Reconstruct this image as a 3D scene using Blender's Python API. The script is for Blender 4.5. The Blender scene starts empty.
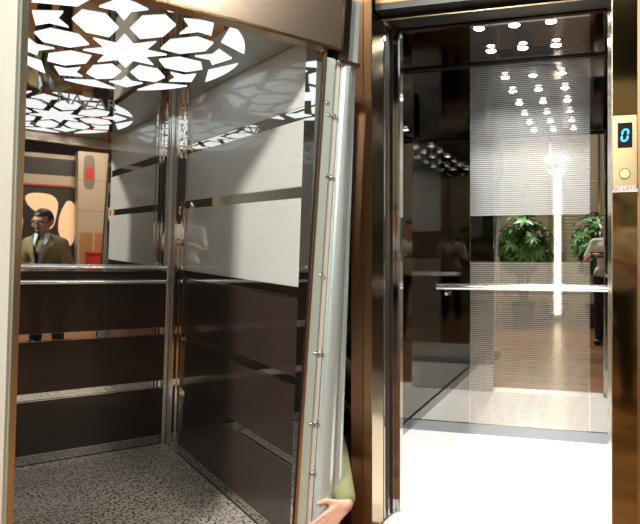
import bpy, bmesh, math, random
from mathutils import Vector, Matrix
random.seed(7)
C = bpy.context.scene.collection
PI = math.pi

# ------------------------------------------------------------------ frames
ML = Matrix(((0.74263818, -0.62926245, 0.03454423, -1.63552205),
             (0.62979251, 0.74297336, -0.00528983, 3.59280834),
             (-0.02293301, 0.02636974, 0.97337285, 0.0799),
             (0, 0, 0, 1)))                       # left cabin: stands slightly out of plumb on its plinth
MR = Matrix(((0.9665, 0.2565, 0, -0.2125),
             (-0.2565, 0.9665, 0, 4.133),
             (0, 0, 1, 0), (0, 0, 0, 1)))         # right cabin
yawL = math.atan2(0.62979251, 0.74263818)
MB_ = Matrix.Translation((-1.63552205, 3.59280834, 0)) @ Matrix.Rotation(yawL, 4, 'Z')  # stands in the hall, squared to the left cabin
I4 = Matrix.Identity(4)

# ------------------------------------------------------------------ materials
def nodes(name):
    m = bpy.data.materials.new(name); m.use_nodes = True
    nt = m.node_tree
    return m, nt, nt.nodes['Principled BSDF']
def mat(name, col, metal=0.0, rough=0.5, coat=0.0, spec=0.5, noise=0.0, nscale=20, stretch=None, bump=0.0, coat_rough=0.03):
    m, nt, b = nodes(name)
    b.inputs['Base Color'].default_value = (*col, 1)
    b.inputs['Metallic'].default_value = metal
    b.inputs['Roughness'].default_value = rough
    b.inputs['Coat Weight'].default_value = coat
    b.inputs['Coat Roughness'].default_value = coat_rough
    b.inputs['Specular IOR Level'].default_value = spec
    if noise or bump:
        tc = nt.nodes.new('ShaderNodeTexCoord'); mp = nt.nodes.new('ShaderNodeMapping')
        mp.inputs['Scale'].default_value = stretch or (1, 1, 1)
        n = nt.nodes.new('ShaderNodeTexNoise'); n.inputs['Scale'].default_value = nscale; n.inputs['Detail'].default_value = 4
        nt.links.new(tc.outputs['Object'], mp.inputs[0]); nt.links.new(mp.outputs[0], n.inputs['Vector'])
        if noise:
            r = nt.nodes.new('ShaderNodeValToRGB')
            r.color_ramp.elements[0].position = .3; r.color_ramp.elements[1].position = .7
            r.color_ramp.elements[0].color = (*[c * (1 - noise) for c in col], 1)
            r.color_ramp.elements[1].color = (*[min(1, c * (1 + noise)) for c in col], 1)
            nt.links.new(n.outputs[0], r.inputs[0]); nt.links.new(r.outputs[0], b.inputs['Base Color'])
        if bump:
            bp = nt.nodes.new('ShaderNodeBump'); bp.inputs['Strength'].default_value = bump; bp.inputs['Distance'].default_value = .002
            nt.links.new(n.outputs[0], bp.inputs['Height']); nt.links.new(bp.outputs[0], b.inputs['Normal'])
    return m
def emis(name, col, s):
    m, nt, b = nodes(name)
    b.inputs['Base Color'].default_value = (*col, 1)
    b.inputs['Emission Color'].default_value = (*col, 1); b.inputs['Emission Strength'].default_value = s
    return m

M = {}
M['mirror'] = mat('mirror_steel', (.80, .79, .77), 1, .015)
M['ceil_mirror'] = mat('ceiling_mirror_steel', (.62, .60, .55), 1, .03)
M['chrome'] = mat('chrome', (.82, .81, .79), 1, .07)
M['rail'] = mat('brushed_rail_steel', (.86, .86, .84), 1, .2)
M['white_panel'] = mat('white_laminate', (.60, .60, .57), 0, .35, coat=.6, noise=.05, nscale=9, stretch=(1, 1, 14))
M['dark_panel'] = mat('dark_laminate', (.036, .023, .018), 0, .42, coat=.6, noise=.25, nscale=9, stretch=(1, 1, 14))
M['zinc'] = mat('galvanised_steel', (.62, .74, .67), .5, .33, noise=.10, nscale=5, stretch=(1, 1, .3))
M['zinc_blue'] = mat('galvanised_channel', (.64, .74, .76), .6, .25, noise=.12, nscale=6, stretch=(3, 3, .3))
M['satin'] = mat('satin_post_steel', (.78, .78, .70), .4, .36, noise=.06, nscale=4, stretch=(1, 1, .3))
M['copper'] = mat('copper_edge', (.80, .58, .44), 1, .2)
M['gold_trim'] = mat('gold_edge', (.85, .66, .40), 1, .15)
M['bronze_header'] = mat('bronze_mirror_header', (.72, .58, .47), 1, .24)
M['bronze'] = mat('bronze_steel', (.34, .19, .10), 1, .36)
M['bronze_light'] = mat('bronze_steel_light', (.42, .25, .13), 1, .34)
M['gold'] = mat('gold_steel', (.60, .49, .33), 1, .16)
M['gold_mirror'] = mat('gold_mirror_jamb', (.40, .30, .14), 1, .07)
M['gold_plate'] = mat('gold_brushed_plate', (.52, .42, .24), 1, .32)
M['door_steel'] = mat('door_panel_steel', (.62, .61, .58), 1, .06)
M['sill'] = mat('aluminium_sill', (.85, .85, .84), .3, .3)
M['jamb_edge'] = mat('pale_gold_edge', (.80, .74, .58), 1, .22)
M['black'] = mat('black_paint', (.012, .012, .012), 0, .35)
M['dark_mirror'] = mat('dark_tinted_mirror', (.22, .21, .21), 1, .04)
M['side_mirror'] = mat('side_strip_mirror', (.52, .51, .49), 1, .02)
M['ceil_right'] = mat('ceiling_polished_steel', (.34, .32, .30), 1, .06)
M['skirt'] = mat('grey_skirting_steel', (.34, .35, .38), 1, .25)
M['screw'] = mat('screw_steel', (.75, .76, .75), 1, .2)
M['rubber'] = mat('black_rubber', (.02, .02, .02), 0, .6)
M['white_floor'] = mat('white_stone', (.86, .86, .84), 0, .22, noise=.02, nscale=6)
M['lamp'] = emis('downlight_glow', (1, .97, .92), 40)
M['star'] = emis('star_light_diffuser', (.90, .96, 1.0), 1.08)
M['led'] = emis('light_column_glow', (1, .90, .68), 7.5)  # lamp light falling on the slats, put into emission
M['led_bar'] = emis('light_bar_glow', (1, .95, .85), 8)
M['blue'] = emis('display_digit_blue', (.02, .25, 1.0), 3)
M['spotlamp'] = emis('spot_glow', (1, .93, .8), 25)
M['flood'] = emis('flood_glow', (1, .97, .9), 6)
M['booth_glow'] = emis('backlit_cutout', (.95, .60, .36), .45)
M['cream'] = mat('cream_laminate', (.47, .37, .26), 0, .4)
M['oval'] = mat('taupe_oval', (.20, .15, .12), 0, .4)
M['slat'] = mat('cream_slat', (.56, .50, .38), 0, .5)
M['orange_wood'] = mat('orange_wood', (.42, .19, .07), 0, .4, noise=.2, nscale=6, stretch=(1, 1, 8))
M['booth_dark'] = mat('booth_dark_brown', (.03, .022, .018), 0, .5)
M['red'] = mat('red_laminate', (.55, .03, .03), 0, .35)
M['grey_dark'] = mat('hall_dark_grey', (.12, .10, .08), 0, .6)
M['hall_wall'] = mat('hall_wall_paint', (.17, .16, .15), 0, .6)
M['beam'] = mat('beam_steel', (.10, .10, .10), .8, .5)
M['letters'] = mat('frosted_letters', (.62, .62, .62), 0, .5)
M['tag'] = mat('pink_tag', (.75, .55, .55), 0, .4)
M['tag_ink'] = mat('tag_ink', (.25, .08, .10), 0, .5)
M['leaf'] = mat('leaf_green', (.05, .16, .025), 0, .35, coat=.2, noise=.4, nscale=5)
M['stem'] = mat('plant_stem', (.10, .07, .035), 0, .7)
M['pot'] = mat('pot_charcoal', (.03, .03, .03), 0, .4)
M['soil'] = mat('soil', (.03, .02, .012), 0, .95)
M['skin'] = mat('skin', (.62, .36, .26), 0, .5)
M['skin_tan'] = mat('skin_tan', (.40, .22, .15), 0, .5)
M['hair'] = mat('hair_black', (.012, .010, .009), 0, .5)
M['blazer'] = mat('olive_tan_blazer', (.20, .155, .075), 0, .8, noise=.15, nscale=60)
M['darkshirt'] = mat('dark_shirt', (.015, .016, .022), 0, .7)
M['lightblue'] = mat('light_blue_collar', (.42, .58, .70), 0, .7)
M['trouser'] = mat('black_trousers', (.014, .014, .016), 0, .75)
M['shoe'] = mat('black_leather', (.012, .011, .010), 0, .3)
M['whiteshirt'] = mat('white_shirt', (.70, .68, .64), 0, .8)
M['oliveshirt'] = mat('yellow_green_sleeve', (.22, .22, .10), 0, .8)
M['phone'] = mat('phone_black', (.01, .01, .012), 0, .15)
M['glass_frame'] = mat('spectacle_frame', (.01, .01, .01), 0, .3)
M['vent'] = mat('vent_black', (.01, .01, .01), 0, .5)
M['lens'] = mat('button_steel', (.62, .50, .30), 1, .35)

def granite():
    m, nt, b = nodes('speckled_granite_vinyl'); L = nt.links; N = nt.nodes
    tc = N.new('ShaderNodeTexCoord'); v = N.new('ShaderNodeTexVoronoi'); v.inputs['Scale'].default_value = 74
    n = N.new('ShaderNodeTexNoise'); n.inputs['Scale'].default_value = 9; n.inputs['Detail'].default_value = 5
    L.new(tc.outputs['Object'], v.inputs['Vector']); L.new(tc.outputs['Object'], n.inputs['Vector'])
    r = N.new('ShaderNodeValToRGB'); e = r.color_ramp.elements
    e[0].position = .35; e[0].color = (.035, .03, .027, 1); e[1].position = .47; e[1].color = (.68, .61, .54, 1)
    L.new(v.outputs['Distance'], r.inputs[0])
    v2 = N.new('ShaderNodeTexVoronoi'); v2.inputs['Scale'].default_value = 15; L.new(tc.outputs['Object'], v2.inputs['Vector'])
    r2 = N.new('ShaderNodeValToRGB'); r2.color_ramp.elements[0].position = .09; r2.color_ramp.elements[0].color = (1, 1, 1, 1)
    r2.color_ramp.elements[1].position = .16; r2.color_ramp.elements[1].color = (0, 0, 0, 1)
    L.new(v2.outputs['Distance'], r2.inputs[0])
    mx = N.new('ShaderNodeMixRGB'); L.new(r2.outputs[0], mx.inputs[0]); L.new(r.outputs[0], mx.inputs[1]); mx.inputs[2].default_value = (.55, .52, .48, 1)
    mu = N.new('ShaderNodeMixRGB'); mu.blend_type = 'MULTIPLY'; mu.inputs[0].default_value = .3
    L.new(mx.outputs[0], mu.inputs[1]); L.new(n.outputs[0], mu.inputs[2])
    L.new(mu.outputs[0], b.inputs['Base Color']); b.inputs['Roughness'].default_value = .3
    return m
M['granite'] = granite()

def etched(name, f0, f1, mirror, satin, scale):
    """polished steel with fine wavy satin lines etched across it"""
    m, nt, b = nodes(name); L = nt.links; N = nt.nodes
    tc = N.new('ShaderNodeTexCoord'); w = N.new('ShaderNodeTexWave'); w.wave_type = 'BANDS'; w.bands_direction = 'Z'
    w.inputs['Scale'].default_value = scale; w.inputs['Distortion'].default_value = 2.0; w.inputs['Detail'].default_value = 1.0
    w.inputs['Detail Scale'].default_value = .3
    mp = N.new('ShaderNodeMapping'); mp.inputs['Scale'].default_value = (.35, .35, 1)
    L.new(tc.outputs['Object'], mp.inputs[0]); L.new(mp.outputs[0], w.inputs['Vector'])
    b.inputs['Base Color'].default_value = (*mirror, 1); b.inputs['Metallic'].default_value = 1; b.inputs['Roughness'].default_value = .03
    b2 = N.new('ShaderNodeBsdfPrincipled'); b2.inputs['Base Color'].default_value = (*satin, 1); b2.inputs['Metallic'].default_value = .5; b2.inputs['Roughness'].default_value = .5
    r = N.new('ShaderNodeMapRange'); r.inputs['From Min'].default_value = .3; r.inputs['From Max'].default_value = .7
    r.inputs['To Min'].default_value = f0; r.inputs['To Max'].default_value = f1
    L.new(w.outputs['Fac'], r.inputs['Value'])
    mx = N.new('ShaderNodeMixShader'); L.new(r.outputs[0], mx.inputs[0]); L.new(b.outputs[0], mx.inputs[1]); L.new(b2.outputs[0], mx.inputs[2])
    L.new(mx.outputs[0], N['Material Output'].inputs['Surface'])
    return m
M['etched'] = etched('etched_wave_steel', .24, .56, (.70, .70, .70), (.47, .48, .49), 24)
M['etched_low'] = etched('etched_line_steel', .12, .42, (.62, .59, .55), (.40, .36, .31), 24)

def parquet():
    m, nt, b = nodes('brown_parquet'); L = nt.links; N = nt.nodes
    tc = N.new('ShaderNodeTexCoord'); mp = N.new('ShaderNodeMapping'); mp.inputs['Rotation'].default_value = (0, 0, .26)
    br = N.new('ShaderNodeTexBrick'); br.inputs['Scale'].default_value = 1.0
    br.inputs['Brick Width'].default_value = 1.2; br.inputs['Row Height'].default_value = .14; br.inputs['Mortar Size'].default_value = .003
    br.inputs['Color1'].default_value = (.24, .115, .045, 1); br.inputs['Color2'].default_value = (.12, .055, .022, 1); br.inputs['Mortar'].default_value = (.02, .01, .005, 1)
    L.new(tc.outputs['Object'], mp.inputs[0]); L.new(mp.outputs[0], br.inputs['Vector'])
    n = N.new('ShaderNodeTexNoise'); n.inputs['Scale'].default_value = 6; n.inputs['Detail'].default_value = 6
    mp2 = N.new('ShaderNodeMapping'); mp2.inputs['Scale'].default_value = (1, 9, 1); mp2.inputs['Rotation'].default_value = (0, 0, .26)
    L.new(tc.outputs['Object'], mp2.inputs[0]); L.new(mp2.outputs[0], n.inputs['Vector'])
    mu = N.new('ShaderNodeMixRGB'); mu.blend_type = 'OVERLAY'; mu.inputs[0].default_value = .6
    L.new(br.outputs[0], mu.inputs[1]); L.new(n.outputs[0], mu.inputs[2]); L.new(mu.outputs[0], b.inputs['Base Color'])
    b.inputs['Roughness'].default_value = .28
    return m
M['parquet'] = parquet()

# ------------------------------------------------------------------ mesh helpers
def box(bm, x0, x1, y0, y1, z0, z1, bevel=0):
    r = bmesh.ops.create_cube(bm, size=1)
    vs = r['verts']
    for v in vs:
        v.co = Vector(((x0 + x1) / 2 + v.co.x * (x1 - x0), (y0 + y1) / 2 + v.co.y * (y1 - y0), (z0 + z1) / 2 + v.co.z * (z1 - z0)))
    if bevel:
        es = list({e for v in vs for e in v.link_edges})
        bmesh.ops.bevel(bm, geom=es, offset=bevel, segments=2, affect='EDGES')
    return bm
def bx(*a, **k): return box(bmesh.new(), *a, **k)
def ring_tube(bm, pts, rad, seg=12, cap=True):
    """swept tube through pts; rad a number or list"""
    pts = [Vector(p) for p in pts]; n = len(pts)
    rads = rad if isinstance(rad, (list, tuple)) else [rad] * n
    rings = []
    up = Vector((0, 0, 1))
    for i, p in enumerate(pts):
        t = (pts[min(i + 1, n - 1)] - pts[max(i - 1, 0)]).normalized()
        a = t.cross(up)
        if a.length < .1: a = t.cross(Vector((1, 0, 0)))
        a.normalize(); b = t.cross(a)
        rings.append([bm.verts.new(p + (a * math.cos(2 * PI * k / seg) + b * math.sin(2 * PI * k / seg)) * rads[i]) for k in range(seg)])
    for i in range(n - 1):
        for k in range(seg):
            bm.faces.new((rings[i][k], rings[i][(k + 1) % seg], rings[i + 1][(k + 1) % seg], rings[i + 1][k]))
    if cap:
        bm.faces.new(rings[0][::-1]); bm.faces.new(rings[-1])
    return bm
def capsule(bm, a, b, ra, rb, seg=14):
    a = Vector(a); b = Vector(b); d = (b - a); L = d.length; t = d / L if L > 1e-6 else Vector((0, 0, 1))
    pts, rads = [], []
    for k in range(6):
        th = PI / 2 * (1 - k / 6); pts.append(a - t * ra * math.sin(th)); rads.append(max(ra * math.cos(th), ra * .04))
    pts.append(a); rads.append(ra); pts.append(b); rads.append(rb)
    for k in range(1, 7):
        th = PI / 2 * k / 6; pts.append(b + t * rb * math.sin(th)); rads.append(max(rb * math.cos(th), rb * .04))
    # straight sweep with a fixed frame
    u = Vector((0, 0, 1)) if abs(t.z) < .9 else Vector((1, 0, 0))
    p = t.cross(u).normalized(); q = t.cross(p)
    rings = [[bm.verts.new(c + (p * math.cos(2 * PI * k / seg) + q * math.sin(2 * PI * k / seg)) * r) for k in range(seg)] for c, r in zip(pts, rads)]
    for i in range(len(rings) - 1):
        for k in range(seg):
            bm.faces.new((rings[i][k], rings[i + 1][k], rings[i + 1][(k + 1) % seg], rings[i][(k + 1) % seg]))
    bm.faces.new(rings[0]); bm.faces.new(rings[-1][::-1])
def ellipsoid(bm, c, r, rot=None, seg=20):
    res = bmesh.ops.create_uvsphere(bm, u_segments=seg, v_segments=seg // 2 + 2, radius=1)
    mt = Matrix.Translation(c) @ (rot.to_4x4() if rot else I4) @ Matrix.Diagonal((*r, 1))
    bmesh.ops.transform(bm, matrix=mt, verts=res['verts'])
def cyl(bm, c, r, h, axis='Z', seg=24, r2=None):
    res = bmesh.ops.create_cone(bm, cap_ends=True, segments=seg, radius1=r, radius2=r if r2 is None else r2, depth=h)
    rt = {'Z': I4, 'Y': Matrix.Rotation(PI / 2, 4, 'X'), 'X': Matrix.Rotation(PI / 2, 4, 'Y')}[axis]
    bmesh.ops.transform(bm, matrix=Matrix.Translation(c) @ rt, verts=res['verts'])
    return bm
def prism(bm, poly, z0, z1):
    """poly: list of (x, y); extruded in z"""
    a = [bm.verts.new((x, y, z0)) for x, y in poly]; b = [bm.verts.new((x, y, z1)) for x, y in poly]
    n = len(poly)
    bm.faces.new(a[::-1]); bm.faces.new(b)
    for i in range(n): bm.faces.new((a[i], a[(i + 1) % n], b[(i + 1) % n], b[i]))

def put(name, bm, m, parent=None, F=I4, smooth=False):
    """links the shape as ONE mesh object; its origin sits at the middle of its base"""
    bmesh.ops.transform(bm, matrix=F, verts=bm.verts)
    bmesh.ops.recalc_face_normals(bm, faces=bm.faces)
    xs = [v.co for v in bm.verts]
    o3 = Vector(((min(v.x for v in xs) + max(v.x for v in xs)) / 2, (min(v.y for v in xs) + max(v.y for v in xs)) / 2, min(v.z for v in xs)))
    bmesh.ops.translate(bm, vec=-o3, verts=bm.verts)
    me = bpy.data.meshes.new(name); bm.to_mesh(me); bm.free()
    me.materials.append(m)
    if smooth:
        for p in me.polygons: p.use_smooth = True
    o = bpy.data.objects.new(name, me); C.objects.link(o)
    if parent is not None:
        o.parent = parent; o.location = o3 - wloc(parent)
    else: o.location = o3
    return o
def wloc(o):
    v = o.location.copy()
    while o.parent is not None: o = o.parent; v += o.location
    return v
def tag(o, label, cat, group=None):
    o['label'] = label; o['category'] = cat
    if group: o['group'] = group
    return o
def thing(name, label, cat, loc, F=I4, group=None):
    o = bpy.data.objects.new(name, None); C.objects.link(o)
    o.location = F @ Vector(loc); o.empty_display_size = .1
    return tag(o, label, cat, group)
def struct(name, bm, m, F=I4):
    o = put(name, bm, m, None, F); o['kind'] = 'structure'; return o
def smooth_angle(o, a=35):
    for p in o.data.polygons: p.use_smooth = True
    o.data.set_sharp_from_angle(angle=math.radians(a))
def text_bm(s, size, depth, shear=0):
    cu = bpy.data.curves.new('t', 'FONT'); cu.body = s; cu.size = size; cu.extrude = depth; cu.align_x = 'CENTER'; cu.align_y = 'CENTER'; cu.shear = shear
    o = bpy.data.objects.new('t', cu); C.objects.link(o)
    dg = bpy.context.evaluated_depsgraph_get(); me = bpy.data.meshes.new_from_object(o.evaluated_get(dg))
    bm = bmesh.new(); bm.from_mesh(me)
    bpy.data.objects.remove(o); bpy.data.curves.remove(cu); bpy.data.meshes.remove(me)
    return bm     # text lies in xy, facing +z
def remeshed(bm, voxel, sm=2):
    me = bpy.data.meshes.new('r'); bmesh.ops.recalc_face_normals(bm, faces=bm.faces); bm.to_mesh(me); bm.free()
    o = bpy.data.objects.new('r', me); C.objects.link(o)
    md = o.modifiers.new('r', 'REMESH'); md.mode = 'VOXEL'; md.voxel_size = voxel
    if sm:
        s = o.modifiers.new('s', 'SMOOTH'); s.iterations = sm; s.factor = .5
    dg = bpy.context.evaluated_depsgraph_get(); me2 = bpy.data.meshes.new_from_object(o.evaluated_get(dg))
    b = bmesh.new(); b.from_mesh(me2)
    bpy.data.objects.remove(o); bpy.data.meshes.remove(me); bpy.data.meshes.remove(me2)
    return b

# ================================================================== HALL
struct('floor', bx(-6.5, 7.5, -6.5, 6.5, -.1, 0), M['parquet'])
struct('ceiling', bx(-6.5, 7.5, -6.5, 6.5, 4.3, 4.4), M['grey_dark'])
struct('wall_left', bx(-6.6, -6.5, -6.5, 6.5, 0, 4.3), M['hall_wall'])
struct('wall_right', bx(7.5, 7.6, -6.5, 6.5, 0, 4.3), M['hall_wall'])
struct('wall_far', bx(-6.5, 7.5, 6.5, 6.6, 0, 4.3), M['hall_wall'])
struct('wall_near', bx(-6.5, 7.5, -6.6, -6.5, 0, 4.3), M['hall_wall'])

# ================================================================== LEFT CABIN
SL = .974
W_, D_, H_ = 1.0, 1.74, 2.05
cabL = thing('elevator_cabin', 'left elevator cabin with white and dark brown banded walls and a star-pattern ceiling light', 'elevator', (-.5, -.87, 0), ML)
pp = lambda name, bm, m, parent=cabL, F=ML, **k: put(name, bm, m, parent, F, **k)
pp('floor_panel', bx(-1.0, 0, -1.78, 0, -.03, 0), M['granite'])['label'] = 'speckled grey granite-pattern floor'
pp('back_wall', bx(-1.04, .03, .012, .03, -.03, 2.1), M['chrome'])
pp('side_wall', bx(.012, .03, -1.76, .012, -.03, 2.1), M['chrome'])
pp('side_wall', bx(-1.04, -1.0, -1.76, .012, -.03, 2.1), M['white_panel'])
pp('wall_mirror', bx(-1.0, -.004, 0, .012, 1.045, 2.05), M['mirror'])['label'] = 'mirror on the upper back wall'
def bands(side):
    darks = ((.054, .345), (.385, .665), (.705, 1.02 if side else 1.045))
    strips = [(.345, .385), (.665, .705)]
    whites = ()
    if side:
        strips += [(1.02, 1.063), (1.42, 1.465), (1.735, 1.785)]
        whites = ((1.063, 1.42), (1.465, 1.735), (1.785, 2.05))
    def strip(z0, z1, t0, t1):
        return bx(t0, t1, -1.655, -.27, z0, z1) if side else bx(-1.0, -.03, t0, t1, z0, z1)
    for z0, z1 in darks:
        b = bx(-.004, .012, -1.672, -.27, z0, z1, bevel=.002) if side else bx(-1.0, -.03, -.012, .012, z0, z1, bevel=.003)
        pp('wall_panel', b, M['dark_panel'])['label'] = 'dark brown laminate wall panel'
        for zz in (z0, z1):
            b = bx(-.0065, -.0035, -1.672, -.27, zz - .002, zz + .002) if side else bx(-1.0, -.03, -.0155, -.0115, zz - .002, zz + .002)
            pp('edge_strip', b, M['chrome'])
    for z0, z1 in whites:
        pp('wall_panel', bx(-.004, .012, -1.672, -.27, z0, z1, bevel=.002), M['white_panel'])['label'] = 'white laminate wall panel'
    for z0, z1 in strips:
        b = bx(-.001, .012, -1.672, -.27, z0, z1) if side else bx(-1.0, -.03, -.006, .012, z0, z1)
        pp('mirror_strip', b, M['mirror'])
    sk = bx(-.003, .012, -1.672, -.27, 0, .054) if side else bx(-1.0, -.03, -.008, .012, 0, .054)
    pp('skirting', sk, M['side_mirror'])
    pp('edge_strip', bx(-.006, .012, -1.672, -.03, 0, .005) if side else bx(-1.0, -.03, -.011, .012, 0, .005), M['pot'])
bands(False); bands(True)
# corner column and the mirror strip beside the door
pp('corner_strip', bx(-.010, .012, -.27, -.03, 0, 2.05), M['mirror'])
pp('corner_strip', bx(-.03, -.004, -.004, .012, 0, 1.045), M['mirror'])
b = bmesh.new(); ring_tube(b, [(-.022, -.022, 0), (-.022, -.022, 2.05)], .014, 16)
smooth_angle(pp('corner_column', b, M['chrome']))
for yy in (-.27, -.20, -.11): pp('edge_strip', bx(-.016, -.009, yy - .003, yy + .003, 0, 2.05), M['chrome'])
pp('edge_strip', bx(-.104, -.097, -.009, 0, 1.045, 2.05), M['chrome'])
pp('front_strip', bx(-.005, .012, -1.76, -1.672, 0, 2.05), M['mirror'])
# handrails on the back wall
for zz in (1.067, .985):
    b = bmesh.new(); ring_tube(b, [(-.95, -.062, zz), (-.045, -.062, zz)], .0125, 16)
    h = pp('handrail', b, M['rail']); smooth_angle(h)
    for xx in (-.93, -.055):
        b = bmesh.new(); cyl(b, (xx, -.031, zz), .011, .058, 'Y', 16); cyl(b, (xx, -.004, zz), .019, .010, 'Y', 20)
        smooth_angle(pp('rail_bracket', b, M['chrome'], h))
# ceiling with star cut-outs
cp = pp('ceiling_panel', bx(-1.0, .012, -1.76, .012, 2.05, 2.075), M['ceil_mirror'])
cp['label'] = 'mirror-polished ceiling'
CX, CY, SX, SY = -.496, -.936, .437, .775
def U(r, deg): return (r * math.cos(math.radians(deg)), r * math.sin(math.radians(deg)))
shapes = []
st = []
for k in range(8):
    st.append(U(.355, 22.5 + 45 * k)); st.append(U(.185, 45 + 45 * k))
shapes.append(st)
def rotp(poly, deg):
    c, s = math.cos(math.radians(deg)), math.sin(math.radians(deg))
    return [(x * c - y * s, x * s + y * c) for x, y in poly]
for k in range(8):
    a = 45 * k
    shapes.append(rotp([(.318, 0), (.445, -.138), (.665, -.134), (.762, 0), (.665, .134), (.445, .138)], a))
    shapes.append(rotp([U(.595, 0), U(.735, -4.2), U(.79, -12.3), U(.915, 0), U(.79, 12.3), U(.735, 4.2)], a + 22.5))
    arc = [U(1.0, t) for t in (-16, -11, -5, 0, 5, 11, 16)]
    shapes.append(rotp([(.825, 0)] + arc, a))
b = bmesh.new()
for s in shapes:
    prism(b, [(CX + SX * x, CY + SY * y) for x, y in s], 2.0465, 2.051)
pp('light_diffuser', b, M['star'], cp)['label'] = 'glowing white eight-pointed star pattern cut into the ceiling'
# frosted letters at the top of the mirror
b = text_bm('NAZAR', .088, .0008)
bmesh.ops.transform(b, matrix=Matrix.Translation((-.475, -.001, 1.99)) @ Matrix.Rotation(PI / 2, 4, 'X'), verts=b.verts)
pp('lettering', b, M['letters'])['label'] = 'frosted white letters near the top of the mirror'

# door posts of the left cabin
pr = thing('door_post', 'leaning galvanised steel post with screws at the right of the left elevator opening', 'door frame', (.08, -1.8, 0), ML)
def q(name, bm, m, **k):      # the post tapers: it is wider at the foot
    for v in bm.verts:
        wgt = min(1, max(0, (.15 - v.co.x) / .075)); v.co.x += .034 * (v.co.z - 1.8) * wgt
    return put(name, bm, m, pr, ML, **k)
q('inner_edge', bx(-.008, -.003, -1.806, -1.799, 0, 1.975), M['black'])
q('inner_edge', bx(-.004, .006, -1.812, -1.795, 0, 1.975, bevel=.002), M['copper'])
q('flange', bx(.006, .046, -1.808, -1.785, .0, 1.955, bevel=.002), M['zinc'])['label'] = 'pale galvanised flange'
q('flange', bx(.048, .074, -1.800, -1.780, .0, 1.945, bevel=.002), M['satin'])
b = bmesh.new()     # rounded channel
prof = [(.074, -1.78), (.080, -1.806), (.092, -1.822), (.108, -1.824), (.120, -1.812), (.126, -1.800), (.140, -1.804), (.150, -1.795), (.150, -1.768), (.074, -1.768)]
prism(b, prof, 0, 1.945)
smooth_angle(q('channel', b, M['zinc_blue']), 60)
for zz, xx in ((1.78, .020), (1.735, .030), (1.735, .056), (1.50, .036), (1.50, .060), (1.12, .040), (.82, .040), (.82, .058), (.55, .040), (.55, .060), (.36, .060)):
    b = bmesh.new(); ellipsoid(b, (xx, -1.810, zz), (.0075, .006, .0075), seg=12); cyl(b, (xx, -1.806, zz), .0095, .004, 'Y', 16)
    smooth_angle(q('screw', b, M['screw']))
q('bracket', bx(.055, .085, -1.84, -1.80, 1.955, 2.2, bevel=.003), M['chrome'])['label'] = 'polished bracket holding the header'
q('bracket', bx(.095, .145, -1.82, -1.79, 1.95, 2.2, bevel=.003), M['zinc_blue'])
q('bracket', bx(.050, .150, -1.83, -1.79, 1.940, 1.955, bevel=.003), M['chrome'])

pl = thing('door_post', 'satin steel post at the left edge of the left elevator opening', 'door frame', (-1.0, -1.8, 0), ML)
put('front_face', bx(-1.16, -.957, -1.83, -1.79, 0, 2.3, bevel=.004), M['satin'], pl, ML)
put('edge_channel', bx(-.957, -.949, -1.825, -1.79, 0, 2.3, bevel=.003), M['zinc'], pl, ML)
put('inner_reveal', bx(-.949, -.932, -1.805, -1.765, 0, 1.979, bevel=.002), M['jamb_edge'], pl, ML)['label'] = 'narrow polished gold edge'

hd = thing('door_header', 'polished bronze header panel above the left elevator opening', 'door frame', (-.43, -1.8, 1.985), ML)
put('header_panel', bx(-.949, .055, -1.83, -1.78, 1.992, 2.42, bevel=.002), M['bronze_header'], hd, ML)
put('header_lip', bx(-.949, .053, -1.836, -1.77, 1.980, 1.992, bevel=.003), M['gold_trim'], hd, ML)

# ================================================================== RIGHT CABIN
RW, RD, RH = 1.63, 1.24, 2.456
cabR = thing('elevator_cabin', 'right elevator cabin with white floor, etched mirror back wall and ceiling spots', 'elevator', (RW / 2, -RD / 2, 0), MR)
pr_ = lambda name, bm, m, parent=cabR, F=MR, **k: put(name, bm, m, parent, F, **k)
pr_('floor_panel', bx(0, RW, -RD - .02, 0, 0, .004), M['white_floor'])['label'] = 'bright white floor'
pr_('back_wall', bx(-.04, RW + .04, .006, .03, 0, RH), M['black'])
pr_('side_wall', bx(-.04, 0, -RD, .006, 0, RH), M['dark_mirror'])['label'] = 'dark mirrored side wall'
pr_('side_wall', bx(RW, RW + .04, -RD, .006, 0, RH), M['dark_mirror'])
pr_('wall_mirror', bx(0, .425, 0, .006, .07, RH), M['side_mirror'])['label'] = 'plain mirror strip at the side of the back wall'
pr_('wall_mirror', bx(1.206, RW, 0, .006, .07, RH), M['side_mirror'])
pr_('etched_panel', bx(.429, 1.202, -.002, .006, 1.453, RH), M['etched'])['label'] = 'mirror etched with wavy lines above the clear band'
pr_('etched_panel', bx(.429, 1.202, -.002, .006, .07, 1.148), M['etched_low'])['label'] = 'mirror etched with fine lines below the clear band'
pr_('wall_mirror', bx(.429, 1.202, -.001, .006, 1.148, 1.453), M['side_mirror'])['label'] = 'clear mirror band'
for xx in (.427, 1.204): pr_('edge_strip', bx(xx - .002, xx + .002, -.004, .004, .07, RH), M['chrome'])
pr_('skirting', bx(0, RW, -.012, .004, .004, .072), M['skirt'])
pr_('skirting', bx(0, .012, -RD, -.012, .004, .072), M['skirt'])
pr_('skirting', bx(RW - .012, RW, -RD, -.012, .004, .072), M['skirt'])
rc = pr_('ceiling_panel', bx(-.04, RW + .04, -RD, .03, RH, RH + .03), M['ceil_right'])
pr_('cornice', bx(0, RW, -.03, 0, RH - .012, RH), M['black'])
# front returns inside the cabin
for x0, x1 in ((0, .298), (1.31, RW)): pr_('front_return', bx(x0, x1, -RD - .02, -RD, 0, RH), M['side_mirror'])
pr_('front_return', bx(.355, 1.31, -RD - .02, -RD, 2.235, RH), M['side_mirror'])
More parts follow.
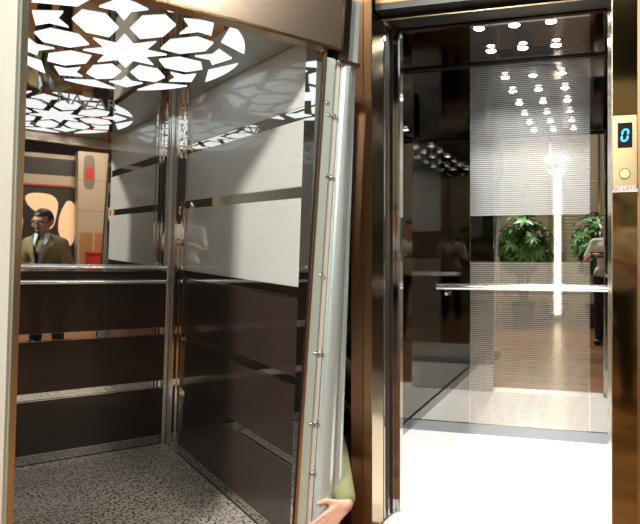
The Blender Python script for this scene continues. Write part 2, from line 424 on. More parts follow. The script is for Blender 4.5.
# handrail
b = bmesh.new(); ring_tube(b, [(.215, -.062, .983), (1.415, -.062, .983)], .019, 20)
hr = pr_('handrail', b, M['rail']); smooth_angle(hr)
for xx in (.275, 1.355):
    b = bmesh.new(); ring_tube(b, [(xx, -.062, .975), (xx, -.062, .945), (xx, -.05, .933), (xx, -.004, .93)], .008, 12); cyl(b, (xx, -.004, .93), .02, .007, 'Y', 20)
    smooth_angle(pr_('rail_bracket', b, M['chrome'], hr))
# vent slot in the ceiling
vent = pr_('ceiling_vent', bx(.65, .985, -.25, -.11, RH - .003, RH + .002), M['vent'])

# downlights
cols_x = (.62, .815, 1.012)
rows = (('nearest the back wall', -.29), ('second from the back wall', -.67), ('third from the back wall', -1.05))
cn = ('left', 'middle', 'right')
dl0 = None
for rn, yy in rows:
    for ci, xx in enumerate(cols_x):
        lab = f'{cn[ci]} round downlight in the row {rn}, right elevator ceiling'
        w = MR @ Vector((xx, yy, RH - .012))
        if dl0 is None:
            dl0 = thing('downlight', lab, 'ceiling light', (xx, yy, RH - .012), MR, 'downlights in the right elevator ceiling')
            bm_ = bmesh.new(); ring_tube(bm_, [(xx, yy, RH - .001), (xx, yy, RH - .012)], [.034, .030], 24, cap=False)
            ring_tube(bm_, [(xx, yy, RH - .012), (xx, yy, RH - .004)], [.030, .024], 24, cap=False)
            put('bezel', bm_, M['chrome'], dl0, MR, smooth=True)
            bm_ = bmesh.new(); ellipsoid(bm_, (xx, yy, RH - .0115), (.029, .029, .010)); put('lens', bm_, M['lamp'], dl0, MR)
            src = dl0
        else:
            c = src.copy(); C.objects.link(c); c.location = w; c['label'] = lab
            for ch in list(src.children):
                if ch.type == 'MESH':
                    d = ch.copy(); C.objects.link(d); d.parent = c
        ld = bpy.data.lights.new('downlight_beam', 'SPOT'); ld.energy = 30; ld.spot_size = math.radians(100); ld.spot_blend = .7; ld.shadow_soft_size = .024; ld.color = (1, .97, .92)
        lo = bpy.data.objects.new('downlight_beam', ld); C.objects.link(lo); lo.location = w + Vector((0, 0, -.022))

# ---- landing frame of the right elevator
y0 = -1.505
fr = thing('door_frame', 'bronze and gold steel door frame around the right elevator', 'door frame', (.81, -1.45, 0), MR)
f_ = lambda name, bm, m, parent=fr, **k: put(name, bm, m, parent, MR, **k)
jl = f_('left_jamb', bx(.219, .276, y0, -1.40, 0, 2.5, bevel=.002), M['bronze'])
f_('jamb_step', bx(.276, .314, y0 + .002, -1.40, 0, 2.5, bevel=.002), M['bronze_light'], jl)
b = bmesh.new(); prism(b, [(.314, y0 + .002), (.3165, y0 + .002), (.330, -1.402), (.314, -1.402)], 0, 2.5)
f_('jamb_return', b, M['gold'], jl)['label'] = 'polished gold inner edge'
jr = f_('right_jamb', bx(1.3125, 1.404, y0, -1.40, 0, 2.5, bevel=.001), M['gold_mirror'])
jr['label'] = 'gold mirror-polished jamb'
b = bmesh.new(); prism(b, [(1.3095, y0 + .001), (1.3125, y0 + .001), (1.3125, -1.36), (1.296, -1.36)], 0, 2.5)
f_('jamb_return', b, M['jamb_edge'], jr)
f_('jamb_step', bx(1.404, 1.46, y0 + .004, -1.40, 0, 2.5, bevel=.003), M['bronze_light'], jr)
f_('header', bx(.331, 1.309, y0, -1.43, 2.275, 2.5, bevel=.002), M['bronze'])
f_('header_underside', bx(.3305, 1.3095, -1.50, -1.27, 2.250, 2.275), M['black'])
f_('lintel', bx(.3305, 1.3095, -1.43, -1.40, 2.2355, 2.50), M['black'])['label'] = 'black strip under the door header'
f_('header_edge', bx(.3305, 1.305, -1.432, -1.425, 2.230, 2.2355), M['gold_trim'])
# retracted sliding doors, seen edge-on beside the left jamb
for i, (x1, ya, yb) in enumerate(((.333, -1.398, -1.367), (.340, -1.365, -1.332), (.348, -1.324, -1.290), (.370, -1.288, -1.243))):
    t = thing('sliding_door', ('outermost', 'second', 'third', 'innermost')[i] + ' retracted steel door panel, seen edge-on beside the bronze left jamb', 'elevator door', (x1 - .035, (ya + yb) / 2, .012), MR, 'retracted door panels of the right elevator')
    put('leaf', bx(x1 - .07, x1, ya, yb, .012, 2.23, bevel=.0012), M['door_steel'], t, MR)
    put('edge_seal', bx(x1 - .008, x1 - .001, ya - .0015, ya, .012, 2.23), M['rubber'] if i == 2 else M['skirt'], t, MR)
sill = put('door_sill', bx(.333, 1.295, -1.42, -1.262, 0, .004), M['sill'], None, MR)
tag(sill, 'grey metal threshold in front of the right elevator floor', 'sill')
struct('wall_1', bx(1.46, 5.2, -1.46, -1.40, 0, 3.2), M['hall_wall'], MR)

# ---- call panel
cpnl = thing('call_panel', 'gold call panel with blue digit 0 and round button on the right jamb', 'call panel', (1.357, -1.52, 1.44), MR)
c_ = lambda name, bm, m, parent=cpnl, **k: put(name, bm, m, parent, MR, **k)
yf = y0 - .012
body = c_('face_plate', bx(1.3135, 1.403, yf, y0, 1.458, 1.734, bevel=.003), M['gold_plate'])
c_('inner_plate', bx(1.3205, 1.396, yf - .0025, yf, 1.463, 1.720, bevel=.002), M['gold_plate'], body)
disp = c_('display', bx(1.331, 1.385, yf - .004, yf - .002, 1.608, 1.704), M['phone'])
disp['label'] = 'black display screen'
b = bmesh.new()     # seven-segment 0, slightly slanted
sx, sz, w, t = 1.358, 1.656, .0105, .0038
def seg(xa, za, xb, zb, th):
    sl = .14
    d = Vector((xb - xa, 0, zb - za)).normalized(); n = Vector((d.z, 0, -d.x)) * th
    pts = [Vector((xa, 0, za)), Vector((xa, 0, za)) + d * th + n, Vector((xb, 0, zb)) - d * th + n, Vector((xb, 0, zb)), Vector((xb, 0, zb)) - d * th - n, Vector((xa, 0, za)) + d * th - n]
    fa = [b.verts.new((sx + p.x + p.z * sl, yf - .0055, sz + p.z)) for p in pts]; fb = [b.verts.new((sx + p.x + p.z * sl, yf - .004, sz + p.z)) for p in pts]
    b.faces.new(fa); b.faces.new(fb[::-1])
    for i in range(6): b.faces.new((fa[i], fb[i], fb[(i + 1) % 6], fa[(i + 1) % 6]))
hh = .021
seg(-w, hh, w, hh, t); seg(-w, -hh, w, -hh, t)
for s in (-1, 1): seg(s * w, .001, s * w, hh - .001, t); seg(s * w, -hh + .001, s * w, -.001, t)
c_('digit', b, M['blue'], disp)
b = bmesh.new(); cyl(b, (1.357, yf - .003, 1.508), .0215, .004, 'Y', 32); bt = c_('call_button', b, M['gold']); smooth_angle(bt)
b = bmesh.new(); cyl(b, (1.357, yf - .0055, 1.508), .018, .004, 'Y', 32); smooth_angle(c_('button_face', b, M['lens'], bt))
tg = bmesh.new()
tv = [(1.311, yf - .012, 1.437), (1.405, yf - .012, 1.437), (1.398, yf - .004, 1.462), (1.318, yf - .004, 1.462)]
fa = [tg.verts.new(v) for v in tv]; fb = [tg.verts.new((v[0], v[1] + .004, v[2])) for v in tv]
tg.faces.new(fa); tg.faces.new(fb[::-1])
for i in range(4): tg.faces.new((fa[i], fb[i], fb[(i + 1) % 4], fa[(i + 1) % 4]))
tgo = c_('name_tag', tg, M['tag']); tgo['label'] = 'small pinkish name tag'
b = text_bm('BC LIFTS', .021, .0004)
bmesh.ops.transform(b, matrix=Matrix.Translation((1.358, yf - .0092, 1.4495)) @ Matrix.Rotation(math.radians(72), 4, 'X'), verts=b.verts)
c_('tag_text', b, M['tag_ink'], tgo)

# ================================================================== SLATTED WALL, WALL-WASH STRIP, PLANTS (seen in the mirrors)
sw = thing('slatted_partition', 'cream partition of thin horizontal slats behind the plants, seen in the mirrors', 'partition', (1.0, -7.05, 0), MR)
s_ = lambda name, bm, m, **k: put(name, bm, m, sw, MR, **k)
s_('backing', bx(-.70, 3.0, -7.12, -7.08, 0, 3.4), M['slat'])
b = bmesh.new()
for i in range(56): box(b, -.70, 3.0, -7.08, -7.055, .02 + i * .06, .055 + i * .06)
s_('slats', b, M['slat'])
for xx in (-.70, -.52, .40, 1.25, 2.1): s_('post', bx(xx - .02, xx + .02, -7.05, -7.0, 0, 3.4), M['gold_trim'])
dp = thing('dark_partition', 'black partition left of the slatted partition, seen in the mirrors', 'partition', (-2.2, -7.1, 0), MR)
put('board', bx(-3.6, -.74, -7.12, -7.04, 0, 3.4), M['booth_dark'], dp, MR)
put('top_rail', bx(-3.6, -.74, -7.14, -7.02, 3.4, 3.44), M['beam'], dp, MR)
lc = thing('light_column', 'tall glowing light column against the slatted partition, seen in the mirror', 'lamp', (.55, -6.98, 0), MR)
l_ = lambda name, bm, m, **k: put(name, bm, m, lc, MR, **k)
l_('light_tube', bx(.48, .59, -6.98, -6.95, .12, 2.6, bevel=.006), M['led'])  # glowing strip stands in for slats lit by the bars above
b = bmesh.new()
for i in range(41): box(b, .45, .62, -6.95, -6.935, .13 + i * .06, .152 + i * .06)
l_('louvre', b, M['slat'])  # bars across the glow imitate the lit slats
l_('housing', bx(.45, .62, -7.0, -6.98, 0, 2.66), M['chrome'])
l_('light_bar', bx(.40, .66, -6.93, -6.90, 2.64, 2.68, bevel=.008), M['led_bar'])
l_('light_bar', bx(.34, .68, -6.93, -6.88, 2.83, 2.93, bevel=.02), M['led_bar'])
l_('arm', bx(.49, .53, -7.0, -6.93, 2.66, 2.9), M['chrome'])

def make_plant(label, loc, R=.5, ztop=1.9, zlow=.75, n=330, seed=1):
    rnd = random.Random(seed)
    t = thing('potted_plant', label, 'plant', loc, MR, 'potted plants by the slatted partition')
    x, y, _ = loc
    b = bmesh.new(); ring_tube(b, [(x, y, 0), (x, y, .02), (x, y, .36), (x, y, .38)], [.15, .16, .21, .21], 28)
    smooth_angle(put('pot', b, M['pot'], t, MR))
    b = bmesh.new(); cyl(b, (x, y, .384), .19, .008); put('soil', b, M['soil'], t, MR)
    b = bmesh.new(); lf = bmesh.new()
    for k in range(7):
        a = 2 * PI * k / 7; tip = (x + R * .45 * math.cos(a), y + R * .45 * math.sin(a), zlow + (ztop - zlow) * (.45 + .08 * (k % 4)))
        ring_tube(b, [(x + .05 * math.cos(a), y + .05 * math.sin(a), .385), (x + .1 * math.cos(a), y + .1 * math.sin(a), zlow), tip], [.014, .012, .005], 7)
    smooth_angle(put('stems', b, M['stem'], t, MR))
    zc = (ztop + zlow) / 2; hz = (ztop - zlow) / 2
    for i in range(n // 6):     # umbrella-like clusters of 6 leaflets
        while True:
            u = [rnd.uniform(-1, 1) for _ in range(3)]
            if .3 < sum(c * c for c in u) < 1: break
        c = Vector((x + u[0] * R * .82, y + u[1] * R * .82, zc + u[2] * hz * .85))
        base = (c - Vector((x, y, zc - .2))).normalized()
        for j in range(7):
            a = 2 * PI * j / 7 + rnd.random() * .5
            s = base.cross(Vector((0, 0, 1))); s = s.normalized() if s.length > .05 else Vector((1, 0, 0)); w = base.cross(s).normalized()
            d = (s * math.cos(a) + w * math.sin(a)) * .9 + base * .3 + Vector((0, 0, -.25)); d.normalize()
            L = rnd.uniform(.13, .2); n_ = d.cross(base.cross(d)).normalized() if base.cross(d).length > .05 else Vector((0, 0, 1))
            sd = d.cross(n_).normalized() if d.cross(n_).length > .05 else s
            sd = d.cross(base).normalized() if d.cross(base).length > .05 else s
            wd = L * .19
            pts = [c, c + d * L * .4 + sd * wd + Vector((0, 0, .005)), c + d * L + Vector((0, 0, -.03)), c + d * L * .4 - sd * wd + Vector((0, 0, .005)), c + d * L * .45 + Vector((0, 0, -.012))]
            v = [lf.verts.new(p) for p in pts]
            lf.faces.new((v[0], v[1], v[4])); lf.faces.new((v[1], v[2], v[4])); lf.faces.new((v[2], v[3], v[4])); lf.faces.new((v[3], v[0], v[4]))
    bmesh.ops.transform(lf, matrix=MR, verts=lf.verts)
    me = bpy.data.meshes.new('foliage'); o3 = MR @ Vector((x, y, zlow)); bmesh.ops.translate(lf, vec=-o3, verts=lf.verts); lf.to_mesh(me); lf.free(); me.materials.append(M['leaf'])
    o = bpy.data.objects.new('foliage', me); C.objects.link(o); o.parent = t; o.location = o3 - t.location
    return t
make_plant('bushy green potted plant centred in the right elevator mirror', (.02, -6.25, 0), .58, 1.98, .8, 560, 3)
make_plant('bushy green potted plant right of the glowing light column in the mirror', (1.24, -6.15, 0), .58, 1.98, .8, 560, 5)
make_plant('dark potted plant standing before the black partition', (-1.75, -6.2, 0), .40, 1.75, .8, 260, 9)

# ================================================================== EXHIBITION STAND (seen in the left mirror)
YB = -9.0
st_ = thing('exhibition_stand', 'dark brown stand wall with glowing rounded cut-outs, seen in the left elevator mirror', 'exhibition stand', (.5, YB, 0), MB_)
e_ = lambda name, bm, m, parent=st_, **k: put(name, bm, m, parent, MB_, **k)
e_('wall_board', bx(-2.2, 3.2, YB - .1, YB, 0, 1.92), M['booth_dark'])
e_('cream_band', bx(-2.2, 3.2, YB - .1, YB + .03, 1.92, 2.12), M['cream'])
e_('red_line', bx(-2.2, .9, YB + .03, YB + .034, 1.925, 1.95), M['red'])
e_('fascia', bx(-2.2, 3.2, YB - .12, YB + .02, 2.12, 2.42), M['booth_dark'])
e_('cream_band', bx(-2.2, 3.2, YB - .1, YB - .04, 2.42, 2.50), M['cream'])
def blob(cx, cz, pts):
    """rounded organic outline in the wall plane"""
    n = len(pts); out = []
    for i in range(n):
        p0, p1, p2, p3 = [Vector(pts[(i + k - 1) % n]) for k in range(4)]
        for s in range(6):
            t = s / 6
            out.append(.5 * ((2 * p1) + (-p0 + p2) * t + (2 * p0 - 5 * p1 + 4 * p2 - p3) * t * t + (-p0 + 3 * p1 - 3 * p2 + p3) * t ** 3))
    b = bmesh.new()
    a = [b.verts.new((cx + p.x, YB + .012, cz + p.y)) for p in out]; c = [b.verts.new((cx + p.x, YB - .002, cz + p.y)) for p in out]
    b.faces.new(a); b.faces.new(c[::-1])
    for i in range(len(out)): b.faces.new((a[i], c[i], c[(i + 1) % len(out)], a[(i + 1) % len(out)]))
    return b
A = [(-.22, .20), (-.10, .27), (.15, .25), (.26, .12), (.24, -.12), (.18, -.33), (.05, -.36), (-.02, -.12), (-.18, .05)]
Bp = [(.02, .38), (.12, .30), (.14, .0), (.10, -.38), (-.02, -.42), (-.12, -.2), (-.12, .05), (-.06, .25)]
for cx, cz, P in ((.42, 1.52, A), (.82, 1.30, Bp), (-.02, 1.24, [(x * .7, z * .8) for x, z in A]), (-.75, 1.45, Bp), (-1.3, 1.4, A), (2.1, 1.4, A), (2.7, 1.3, Bp)):
    e_('glowing_cutout', blob(cx, cz, P), M['booth_glow'])
col = thing('cream_column', 'tall cream panelled column with a taupe oval and red mark, seen in the left mirror', 'column', (1.2, -8.7, 0), MB_)
k_ = lambda name, bm, m, **k: put(name, bm, m, col, MB_, **k)
k_('shaft', bx(.93, 1.52, -8.9, -8.6, 0, 2.56, bevel=.01), M['cream'])
for zz in (.95, 1.5, 2.05): k_('seam', bx(.925, 1.525, -8.6, -8.598, zz, zz + .012), M['orange_wood'])
k_('seam', bx(1.36, 1.37, -8.6, -8.598, 0, 2.56), M['orange_wood'])
for x0 in (.96, 1.2): k_('door_panel', bx(x0, x0 + .2, -8.6, -8.59, .2, 1.12), M['orange_wood'])
b = bmesh.new(); ring = [(1.10 + .09 * (1 if math.cos(a) > 0 else -1) * abs(math.cos(a)) ** .5, 2.20 + .30 * (1 if math.sin(a) > 0 else -1) * abs(math.sin(a)) ** .6) for a in [2 * PI * i / 28 for i in range(28)]]
va = [b.verts.new((x, -8.592, z)) for x, z in ring]; vb = [b.verts.new((x, -8.6, z)) for x, z in ring]
b.faces.new(va); b.faces.new(vb[::-1])
for i in range(28): b.faces.new((va[i], vb[i], vb[(i + 1) % 28], va[(i + 1) % 28]))
k_('oval_plate', b, M['oval'])
k_('red_mark', bx(1.045, 1.16, -8.593, -8.588, 2.07, 2.29, bevel=.002), M['red'])
ct = thing('red_counter', 'red reception counter in front of the cream column, seen in the left mirror', 'counter', (1.35, -8.2, 0), MB_)
put('body', bx(1.02, 1.46, -8.40, -8.1, .45, .76, bevel=.01), M['red'], ct, MB_)
put('base', bx(1.04, 1.44, -8.38, -8.12, 0, .45, bevel=.005), M['booth_dark'], ct, MB_)
put('top', bx(1.0, 1.48, -8.42, -8.08, .76, .79, bevel=.005), M['red'], ct, MB_)
tr = put('lighting_beam', bx(-2.0, 2.4, -8.66, -8.6, 2.85, 2.91), M['beam'], None, MB_)
tag(tr, 'dark steel beam carrying two spotlights above the exhibition stand', 'beam')
for nm, xx in (('left', .33), ('right', .60)):
    t = thing('spotlight', f'{nm} bright spotlight hanging above the exhibition stand', 'spotlight', (xx, -8.6, 2.7), MB_, 'spotlights above the exhibition stand')
    b = bmesh.new(); ring_tube(b, [(xx, -8.66, 2.80), (xx, -8.58, 2.72)], [.035, .055], 18); put('housing', b, M['beam'], t, MB_, smooth=False)
    b = bmesh.new(); ellipsoid(b, (xx, -8.572, 2.712), (.045, .02, .045)); put('lens', b, M['spotlamp'], t, MB_)
    b = bmesh.new(); cyl(b, (xx, -8.64, 2.83), .008, .06); put('yoke', b, M['beam'], t, MB_)

# ================================================================== PEOPLE
def frame_at(x, y, deg):   # local: person faces -y, x to their left-hand side (+x = their left)
    return Matrix.Translation((x, y, 0)) @ Matrix.Rotation(math.radians(deg), 4, 'Z')
def head_shapes(b, hc, R, s=1.0):
    """head centred at hc; R: rotation of the head (faces -y)"""
    T = Matrix.Translation(hc) @ R.to_4x4() @ Matrix.Scale(s, 4)
    tmp = bmesh.new()
    ellipsoid(tmp, (0, .012, .02), (.076, .095, .098)); ellipsoid(tmp, (0, -.02, -.045), (.058, .068, .068)); ellipsoid(tmp, (0, -.062, -.088), (.026, .022, .02))
    capsule(tmp, (0, -.086, .012), (0, -.104, -.022), .008, .014); ellipsoid(tmp, (0, -.083, -.055), (.024, .012, .008)); ellipsoid(tmp, (0, -.083, -.066), (.021, .012, .007))
    ellipsoid(tmp, (0, -.076, .035), (.055, .016, .010))
    for k in (-1, 1):
        ellipsoid(tmp, (k * .078, .010, -.004), (.010, .020, .032)); ellipsoid(tmp, (k * .040, -.068, -.022), (.024, .018, .020))
    bmesh.ops.transform(tmp, matrix=T, verts=tmp.verts)
    me = bpy.data.meshes.new('x'); tmp.to_mesh(me); tmp.free(); b.from_mesh(me); bpy.data.meshes.remove(me)
def hair_bm(hc, R, s=1.0, thick=.004):
    b = bmesh.new(); res = bmesh.ops.create_uvsphere(b, u_segments=32, v_segments=22, radius=1)
    for v in list(b.verts):
        c = v.co.copy(); v.co = Vector((c.x * (.076 + thick), c.y * (.095 + thick) + .014, c.z * (.098 + thick) + .024))
    # cut the face opening and below the ears
    dl = [v for v in b.verts if (v.co.z < .055 and v.co.y < -.035) or (v.co.z < .0 and v.co.y < .02) or v.co.z < -.055]
    bmesh.ops.delete(b, geom=dl, context='VERTS')
    g = bmesh.ops.solidify(b, geom=b.faces[:], thickness=.012)
    bmesh.ops.transform(b, matrix=Matrix.Translation(hc) @ R.to_4x4() @ Matrix.Scale(s, 4), verts=b.verts)
    return b
def hand_shapes(b, wrist, d, nrm, side, curl=.35, s=1.0):
    """palm + five fingers. d: direction from wrist to the knuckles, nrm: back-of-hand direction, side: +1/-1 thumb side along d x nrm"""
    d = Vector(d).normalized(); nrm = Vector(nrm); nrm = (nrm - d * nrm.dot(d)).normalized(); a = d.cross(nrm).normalized() * side
    w = Vector(wrist)
    for k in (-.026, -.009, .009, .026):
        capsule(b, w + a * k * .55, w + d * .085 * s + a * k * s, .015 * s, .0125 * s, 10)
    ln = (.066, .076, .072, .058); off = (.029, .010, -.009, -.027)
    for L, o in zip(ln, off):
        p = w + d * .088 * s + a * o * s; ang = curl * .6; f = d.copy(); r = .0092 * s
        for j, fr_ in enumerate((.45, .3, .25)):
            f = (Matrix.Rotation(-ang * side if False else 0, 3, 'X') @ f)
            f = (f * math.cos(ang) - nrm * math.sin(ang)).normalized() if j == 0 else (f * math.cos(ang) + (-nrm * f.dot(d) + d * f.dot(nrm)) * math.sin(ang)).normalized()
            e = p + f * L * fr_ * s
            capsule(b, p, e, r, r * .93, 10); p = e; r *= .93; ang = curl
    p = w + d * .025 * s + a * .026 * s
    f = (d * .62 + a * .75 - nrm * .2).normalized(); e = p + f * .045 * s; capsule(b, p, e, .0135 * s, .011 * s, 10)
    f2 = (d * .9 + a * .35 - nrm * .25).normalized(); capsule(b, e, e + f2 * .032 * s, .0108 * s, .0088 * s, 10)

def limb(b, pts, rads):
    for i in range(len(pts) - 1): capsule(b, pts[i], pts[i + 1], rads[i], rads[i + 1])

def person(label, F, J, mats, head_tilt, s=1.0, voxel=.009, extra=None, sleeve=('long', 'long'), hcurl=(.4, .4), hn=((1, 0, 0), (-1, 0, 0))):
    """J: joints in the person's own frame (facing -y)"""
    t = thing('person', label, 'person', (0, 0, 0), F)
    Rh = head_tilt
    b = bmesh.new()
    V = {k: Vector(v) for k, v in J.items()}
    pel, ch, nk, hc = V['pelvis'], V['chest'], V['neck'], V['head']
    capsule(b, pel + Vector((-.07, 0, 0)), pel + Vector((.07, 0, 0)), .105, .105)
    capsule(b, pel, ch, .115, .13); capsule(b, ch + Vector((-.06, 0, .03)), ch + Vector((.06, 0, .03)), .115, .115)
    capsule(b, V['shl'], V['shr'], .055, .055)
    capsule(b, nk - (hc - nk) * .2, nk + (hc - nk) * .6, .056, .052); capsule(b, ch + Vector((0, .01, .1)), nk, .09, .06)
    head_shapes(b, hc, Rh, s)
    for sd, k in (('l', 0), ('r', 1)):
        limb(b, [V['sh' + sd], V['el' + sd], V['wr' + sd]], [.048, .038, .026])
        dirv = V['hd' + sd] - V['wr' + sd]
        hand_shapes(b, V['wr' + sd], dirv, hn[k], 1 if sd == 'l' else -1, hcurl[k])
        limb(b, [V['hp' + sd], V['kn' + sd], V['an' + sd]], [.085, .056, .038])
        fo = V.get('to' + sd) or V['an' + sd] + Vector((0, -.13, -.045))
        limb(b, [V['an' + sd] + Vector((0, .02, -.045)), fo], [.035, .028])
    b = remeshed(b, voxel, 3)
    body = put('body', b, mats['skin'], t, F, smooth=True)
    put('hair', hair_bm(hc, Rh, s), mats['hair'], t, F, smooth=True)
    # upper garment
    b = bmesh.new()
    capsule(b, pel + Vector((-.06, 0, .02)), pel + Vector((.06, 0, .02)), .125, .125)
    capsule(b, pel + Vector((0, 0, .03)), ch, .132, .147); capsule(b, ch + Vector((-.065, 0, .03)), ch + Vector((.065, 0, .03)), .133, .133)
    capsule(b, V['shl'], V['shr'], .072, .072)
    for sd in 'lr':
        e = V['wr' + sd] if mats.get('sleeve', 1) >= 1 else V['el' + sd]
        if mats.get('sleeve', 1) >= 1:
            limb(b, [V['sh' + sd], V['el' + sd], V['wr' + sd] + (V['el' + sd] - V['wr' + sd]).normalized() * .03], [.070, .054, .042])
        else:
            limb(b, [V['sh' + sd], V['sh' + sd].lerp(V['el' + sd], .75)], [.070, .060])
    b = remeshed(b, .012, 3)
    up = put(mats['upname'], b, mats['upper'], t, F, smooth=True)
    # trousers
    b = bmesh.new()
    capsule(b, pel + Vector((-.065, 0, -.02)), pel + Vector((.065, 0, -.02)), .118, .118)
    for sd in 'lr':
        limb(b, [V['hp' + sd], V['kn' + sd], V['an' + sd]], [.102, .074, .060])
    b = remeshed(b, .012, 3)
    put('trousers', b, mats['lower'], t, F, smooth=True)
    for sd in 'lr':
        b = bmesh.new(); a = V['an' + sd]; fo = V.get('to' + sd) or a + Vector((0, -.13, -.045))
        hl = Vector((a.x, a.y + .03, fo.z))
        capsule(b, hl, fo, .040, .040); capsule(b, a, hl, .048, .045)
        zmin = fo.z - .036
        b = remeshed(b, .008, 2)
        for v in b.verts:
            if v.co.z < zmin: v.co.z = zmin
        put('shoe', b, M['shoe'], t, F, smooth=True)
    return t, body, up, V
std = lambda **k: k

# --- man with glasses, seen in the left mirror
Fm = frame_at(.83, .505, -108)       # faces roughly world -x
J = dict(pelvis=(0, .03, .80), chest=(0, .0, 1.04), neck=(0, -.03, 1.17), head=(0, -.075, 1.335),
         shl=(.155, -.01, 1.10), shr=(-.155, -.01, 1.10), ell=(.22, .02, .86), elr=(-.22, .02, .86), wrl=(.17, -.20, .80), wrr=(-.17, -.20, .80),
         hdl=(.08, -.27, .80), hdr=(-.08, -.27, .80), hpl=(.09, .02, .78), hpr=(-.09, .02, .78), knl=(.10, -.02, .42), knr=(-.10, -.0, .42), anl=(.11, .02, .08), anr=(-.11, .03, .08))
Rh = Matrix.Rotation(math.radians(12), 3, 'X') @ Matrix.Rotation(math.radians(8), 3, 'Z')
man, body, up, V = person('man in glasses and olive tan blazer, looking down, seen in the left elevator mirror', Fm, J,
    dict(skin=M['skin_tan'], hair=M['hair'], upper=M['blazer'], lower=M['trouser'], upname='blazer'), Rh, s=1.12)
Hm = Matrix.Translation(V['head']) @ Rh.to_4x4() @ Matrix.Scale(1.12, 4)
b = bmesh.new()
for k in (-1, 1):
    n = 20; pts = [(k * .033 + .024 * math.cos(2 * PI * i / n), -.103 + abs(k * .033 + .024 * math.cos(2 * PI * i / n)) * .15, .008 + .017 * math.sin(2 * PI * i / n)) for i in range(n + 1)]
    ring_tube(b, pts, .0035, 6, cap=False); ring_tube(b, [(k * .058, -.094, .012), (k * .082, -.03, .012), (k * .084, .01, .005)], .003, 6)
ring_tube(b, [(-.010, -.103, .012), (0, -.106, .014), (.010, -.103, .012)], .003, 6)
bmesh.ops.transform(b, matrix=Hm, verts=b.verts); put('glasses', b, M['glass_frame'], man, Fm)
b = bmesh.new(); ellipsoid(b, (0, -.090, -.085), (.020, .014, .016)); capsule(b, (-.022, -.092, -.047), (.022, -.092, -.047), .006, .006)
bmesh.ops.transform(b, matrix=Hm, verts=b.verts); put('beard', b, M['hair'], man, Fm, smooth=True)
def patch(poly, y, th, m, name, parent, F):
    b = bmesh.new(); va = [b.verts.new((x, yy, z)) for x, yy, z in poly]; vb = [b.verts.new((x, yy + th, z)) for x, yy, z in poly]
    b.faces.new(va); b.faces.new(vb[::-1]); n = len(poly)
    for i in range(n): b.faces.new((va[i], vb[i], vb[(i + 1) % n], va[(i + 1) % n]))
    return put(name, b, m, parent, F)
patch([(-.075, -.085, 1.20), (.075, -.085, 1.20), (.055, -.16, 1.03), (.012, -.165, .84), (-.012, -.165, .84), (-.055, -.16, 1.03)], 0, .03, M['darkshirt'], 'shirt', man, Fm)
for k in (-1, 1):
    patch([(k * .03, -.10, 1.215), (k * .085, -.075, 1.21), (k * .080, -.115, 1.14), (k * .045, -.155, 1.08)], 0, .02, M['lightblue'], 'collar', man, Fm)
    patch([(k * .085, -.10, 1.20), (k * .125, -.10, 1.12), (k * .10, -.168, 1.02), (k * .018, -.178, .84), (k * .05, -.168, 1.02)], 0, .02, M['blazer'], 'lapel', man, Fm)

# --- photographer, seen in the mirrors
Fp = frame_at(.0, -.40, 180)       # faces world +y
J = dict(pelvis=(0, .0, .92), chest=(0, .0, 1.22), neck=(0, -.01, 1.42), head=(0, -.03, 1.585),
         shl=(.17, .0, 1.34), shr=(-.17, .0, 1.34), ell=(.27, -.09, 1.10), elr=(-.24, -.08, 1.10), wrl=(.15, -.27, 1.18), wrr=(-.03, -.27, 1.17),
         hdl=(.10, -.31, 1.20), hdr=(.02, -.31, 1.19), hpl=(.09, 0, .90), hpr=(-.09, 0, .90), knl=(.11, -.01, .49), knr=(-.11, -.01, .49), anl=(.12, .02, .08), anr=(-.12, .02, .08))
ph, body, up, V = person('photographer in white shirt and black trousers, seen in the right jamb and mirror', Fp, J,
    dict(skin=M['skin'], hair=M['hair'], upper=M['whiteshirt'], lower=M['trouser'], upname='shirt', sleeve=.5), Matrix.Rotation(math.radians(14), 3, 'X'),
    hcurl=(.7, .7), hn=((.3, .1, 1), (-.3, .1, 1)))
phone = thing('smartphone', 'black smartphone held up by the photographer', 'phone', (-.06, -.08, 1.15))
put('case', bx(-.145, .025, -.085, -.077, 1.150, 1.228, bevel=.003), M['phone'], phone)
b = bmesh.new(); cyl(b, (.0, -.0765, 1.205), .006, .002, 'Y', 16); put('camera_lens', b, M['pot'], phone)

# --- crouching person whose hand holds the post
Fc = frame_at(-.90, 3.12, 39.7)     # faces the post, along the gap between the cabins
inv = Fc.inverted()
w2 = lambda x, y, z: tuple(inv @ Vector((x, y, z)))
J = dict(pelvis=w2(-.90, 3.19, .38), chest=w2(-.765, 2.99, .64), neck=w2(-.75, 2.91, .81), head=w2(-.715, 2.87, .97),
         shl=w2(-.655, 2.81, .70), shr=w2(-.855, 2.955, .74), ell=w2(-.450, 2.585, .36), elr=w2(-.775, 2.81, .52), wrl=w2(-.358, 2.300, .245), wrr=w2(-.66, 2.76, .46),
         hdl=w2(-.432, 2.235, .195), hdr=w2(-.60, 2.70, .42), hpl=w2(-.87, 3.18, .36), hpr=w2(-.94, 3.12, .36), knl=w2(-.70, 2.98, .42), knr=w2(-.79, 2.92, .42),
         anl=w2(-.80, 3.10, .08), anr=w2(-.88, 3.05, .08))
nl = Fc.to_3x3().inverted() @ Vector((.60, -.75, .25))
cr_, body, up, V = person('crouching person in a yellow-green sleeve whose hand grips the galvanised post', Fc, J,
    dict(skin=M['skin'], hair=M['hair'], upper=M['oliveshirt'], lower=M['trouser'], upname='shirt'), Matrix.Rotation(math.radians(10), 3, 'X'),
    voxel=.0055, hcurl=(.22, .5), hn=(tuple(nl), (0, .2, 1)))

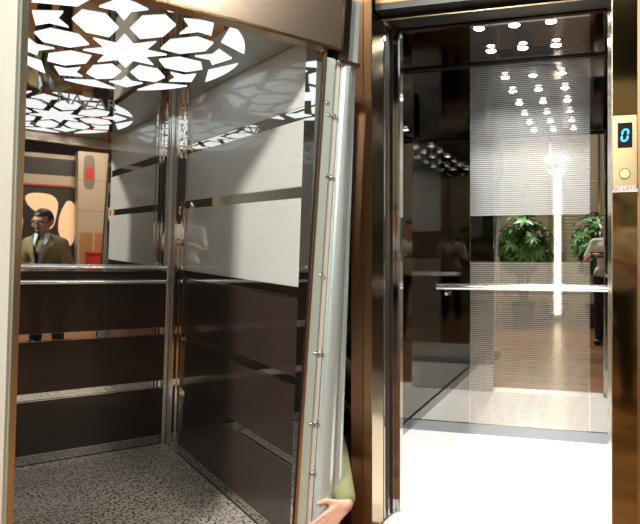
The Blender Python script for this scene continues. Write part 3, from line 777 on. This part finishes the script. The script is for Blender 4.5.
# ================================================================== LIGHTS
def area(name, loc, target, size, power, col=(1, 1, 1), size_y=None):
    ld = bpy.data.lights.new(name, 'AREA'); ld.energy = power; ld.color = col; ld.size = size
    if size_y: ld.shape = 'RECTANGLE'; ld.size_y = size_y
    o = bpy.data.objects.new(name, ld); C.objects.link(o); o.location = loc
    o.rotation_euler = (Vector(target) - Vector(loc)).to_track_quat('-Z', 'Y').to_euler()
    return o
FL = ML @ Vector((-3.7, -4.15, 3.45)); TG = Vector((-.9, 2.6, 1.2))
area('hall_flood', FL, TG, .35, 310, (1, .98, .90))
dirn = (TG - FL).normalized(); q_ = dirn.to_track_quat('-Z', 'Y').to_matrix().to_4x4()
fl = thing('floodlight', 'square hall floodlight hanging from the ceiling behind the camera', 'floodlight', FL - dirn * .06)
Ff = Matrix.Translation(FL - dirn * .06) @ q_
put('housing', bx(-.2, .2, -.2, .2, 0, .08, bevel=.01), M['beam'], fl, Ff)
put('lens', bx(-.18, .18, -.18, .18, -.008, 0), M['flood'], fl, Ff)
b = bmesh.new(); ring_tube(b, [FL - dirn * .1, Vector((FL.x - .05, FL.y - .1, 4.3))], .012, 10); put('hanger', b, M['beam'], fl)
# unseen ceiling luminaires, added as soft fill in the hall
k = 0
for (x, y, nm) in ((-2.5, .6, 'left of the camera'), (1.9, .2, 'right of the camera'), (-.2, -1.6, 'just behind the camera'), (3.6, -1.0, 'toward the exhibition stand')):
    pw = 14 if 'behind' in nm else 55
    t = thing('hall_luminaire', f'square ceiling luminaire of the hall, {nm}', 'ceiling light', (x, y, 4.2), I4, 'ceiling luminaires of the hall')
    put('housing', bx(x - .32, x + .32, y - .32, y + .32, 4.22, 4.3, bevel=.01), M['beam'], t)
    put('diffuser', bx(x - .3, x + .3, y - .3, y + .3, 4.205, 4.22), M['flood'], t)
    area('luminaire_light', (x, y, 4.2), (x, y, 0), .6, pw, (1, .93, .82))
area('stand_light', MB_ @ Vector((1.0, -7.2, 2.8)), MB_ @ Vector((1.0, -8.8, 1.3)), .5, 22, (1, .85, .65))
area('plant_light', MR @ Vector((.6, -5.2, 3.3)), MR @ Vector((.5, -6.6, 1.2)), .5, 14, (1, .95, .85))
ld = bpy.data.lights.new('wall_washer', 'SPOT'); ld.energy = 60; ld.spot_size = math.radians(30); ld.spot_blend = .8; ld.shadow_soft_size = .05; ld.color = (1, .90, .70)
o = bpy.data.objects.new('wall_washer', ld); C.objects.link(o); o.location = MR @ Vector((.53, -6.72, 2.84))
o.rotation_euler = ((MR @ Vector((.53, -7.05, 1.3))) - o.location).to_track_quat('-Z', 'Y').to_euler()
w = bpy.data.worlds.new('hall_air'); bpy.context.scene.world = w; w.use_nodes = True
w.node_tree.nodes['Background'].inputs[0].default_value = (1, .9, .8, 1); w.node_tree.nodes['Background'].inputs[1].default_value = .1

# ================================================================== CAMERA
cd = bpy.data.cameras.new('camera'); cam = bpy.data.objects.new('camera', cd); C.objects.link(cam)
cam.location = (0, 0, 1.2); cam.rotation_euler = (PI / 2, 0, 0)
cd.sensor_fit = 'HORIZONTAL'; cd.sensor_width = 36; cd.lens = 36 * 603 / 640
cd.shift_x = -(440 - 320) / 640; cd.shift_y = (254 - 262) / 640
cd.clip_start = .02
sc = bpy.context.scene; sc.camera = cam
sc.view_settings.view_transform = 'Standard'; sc.view_settings.look = 'None'; sc.view_settings.gamma = 1; sc.view_settings.exposure = 0
sc.view_settings.use_curve_mapping = False
sc.cycles.max_bounces = 16; sc.cycles.glossy_bounces = 14; sc.cycles.diffuse_bounces = 4
sc.cycles.sample_clamp_indirect = 6; sc.cycles.use_denoising = True
sc.cycles.caustics_reflective = True; sc.cycles.blur_glossy = .3
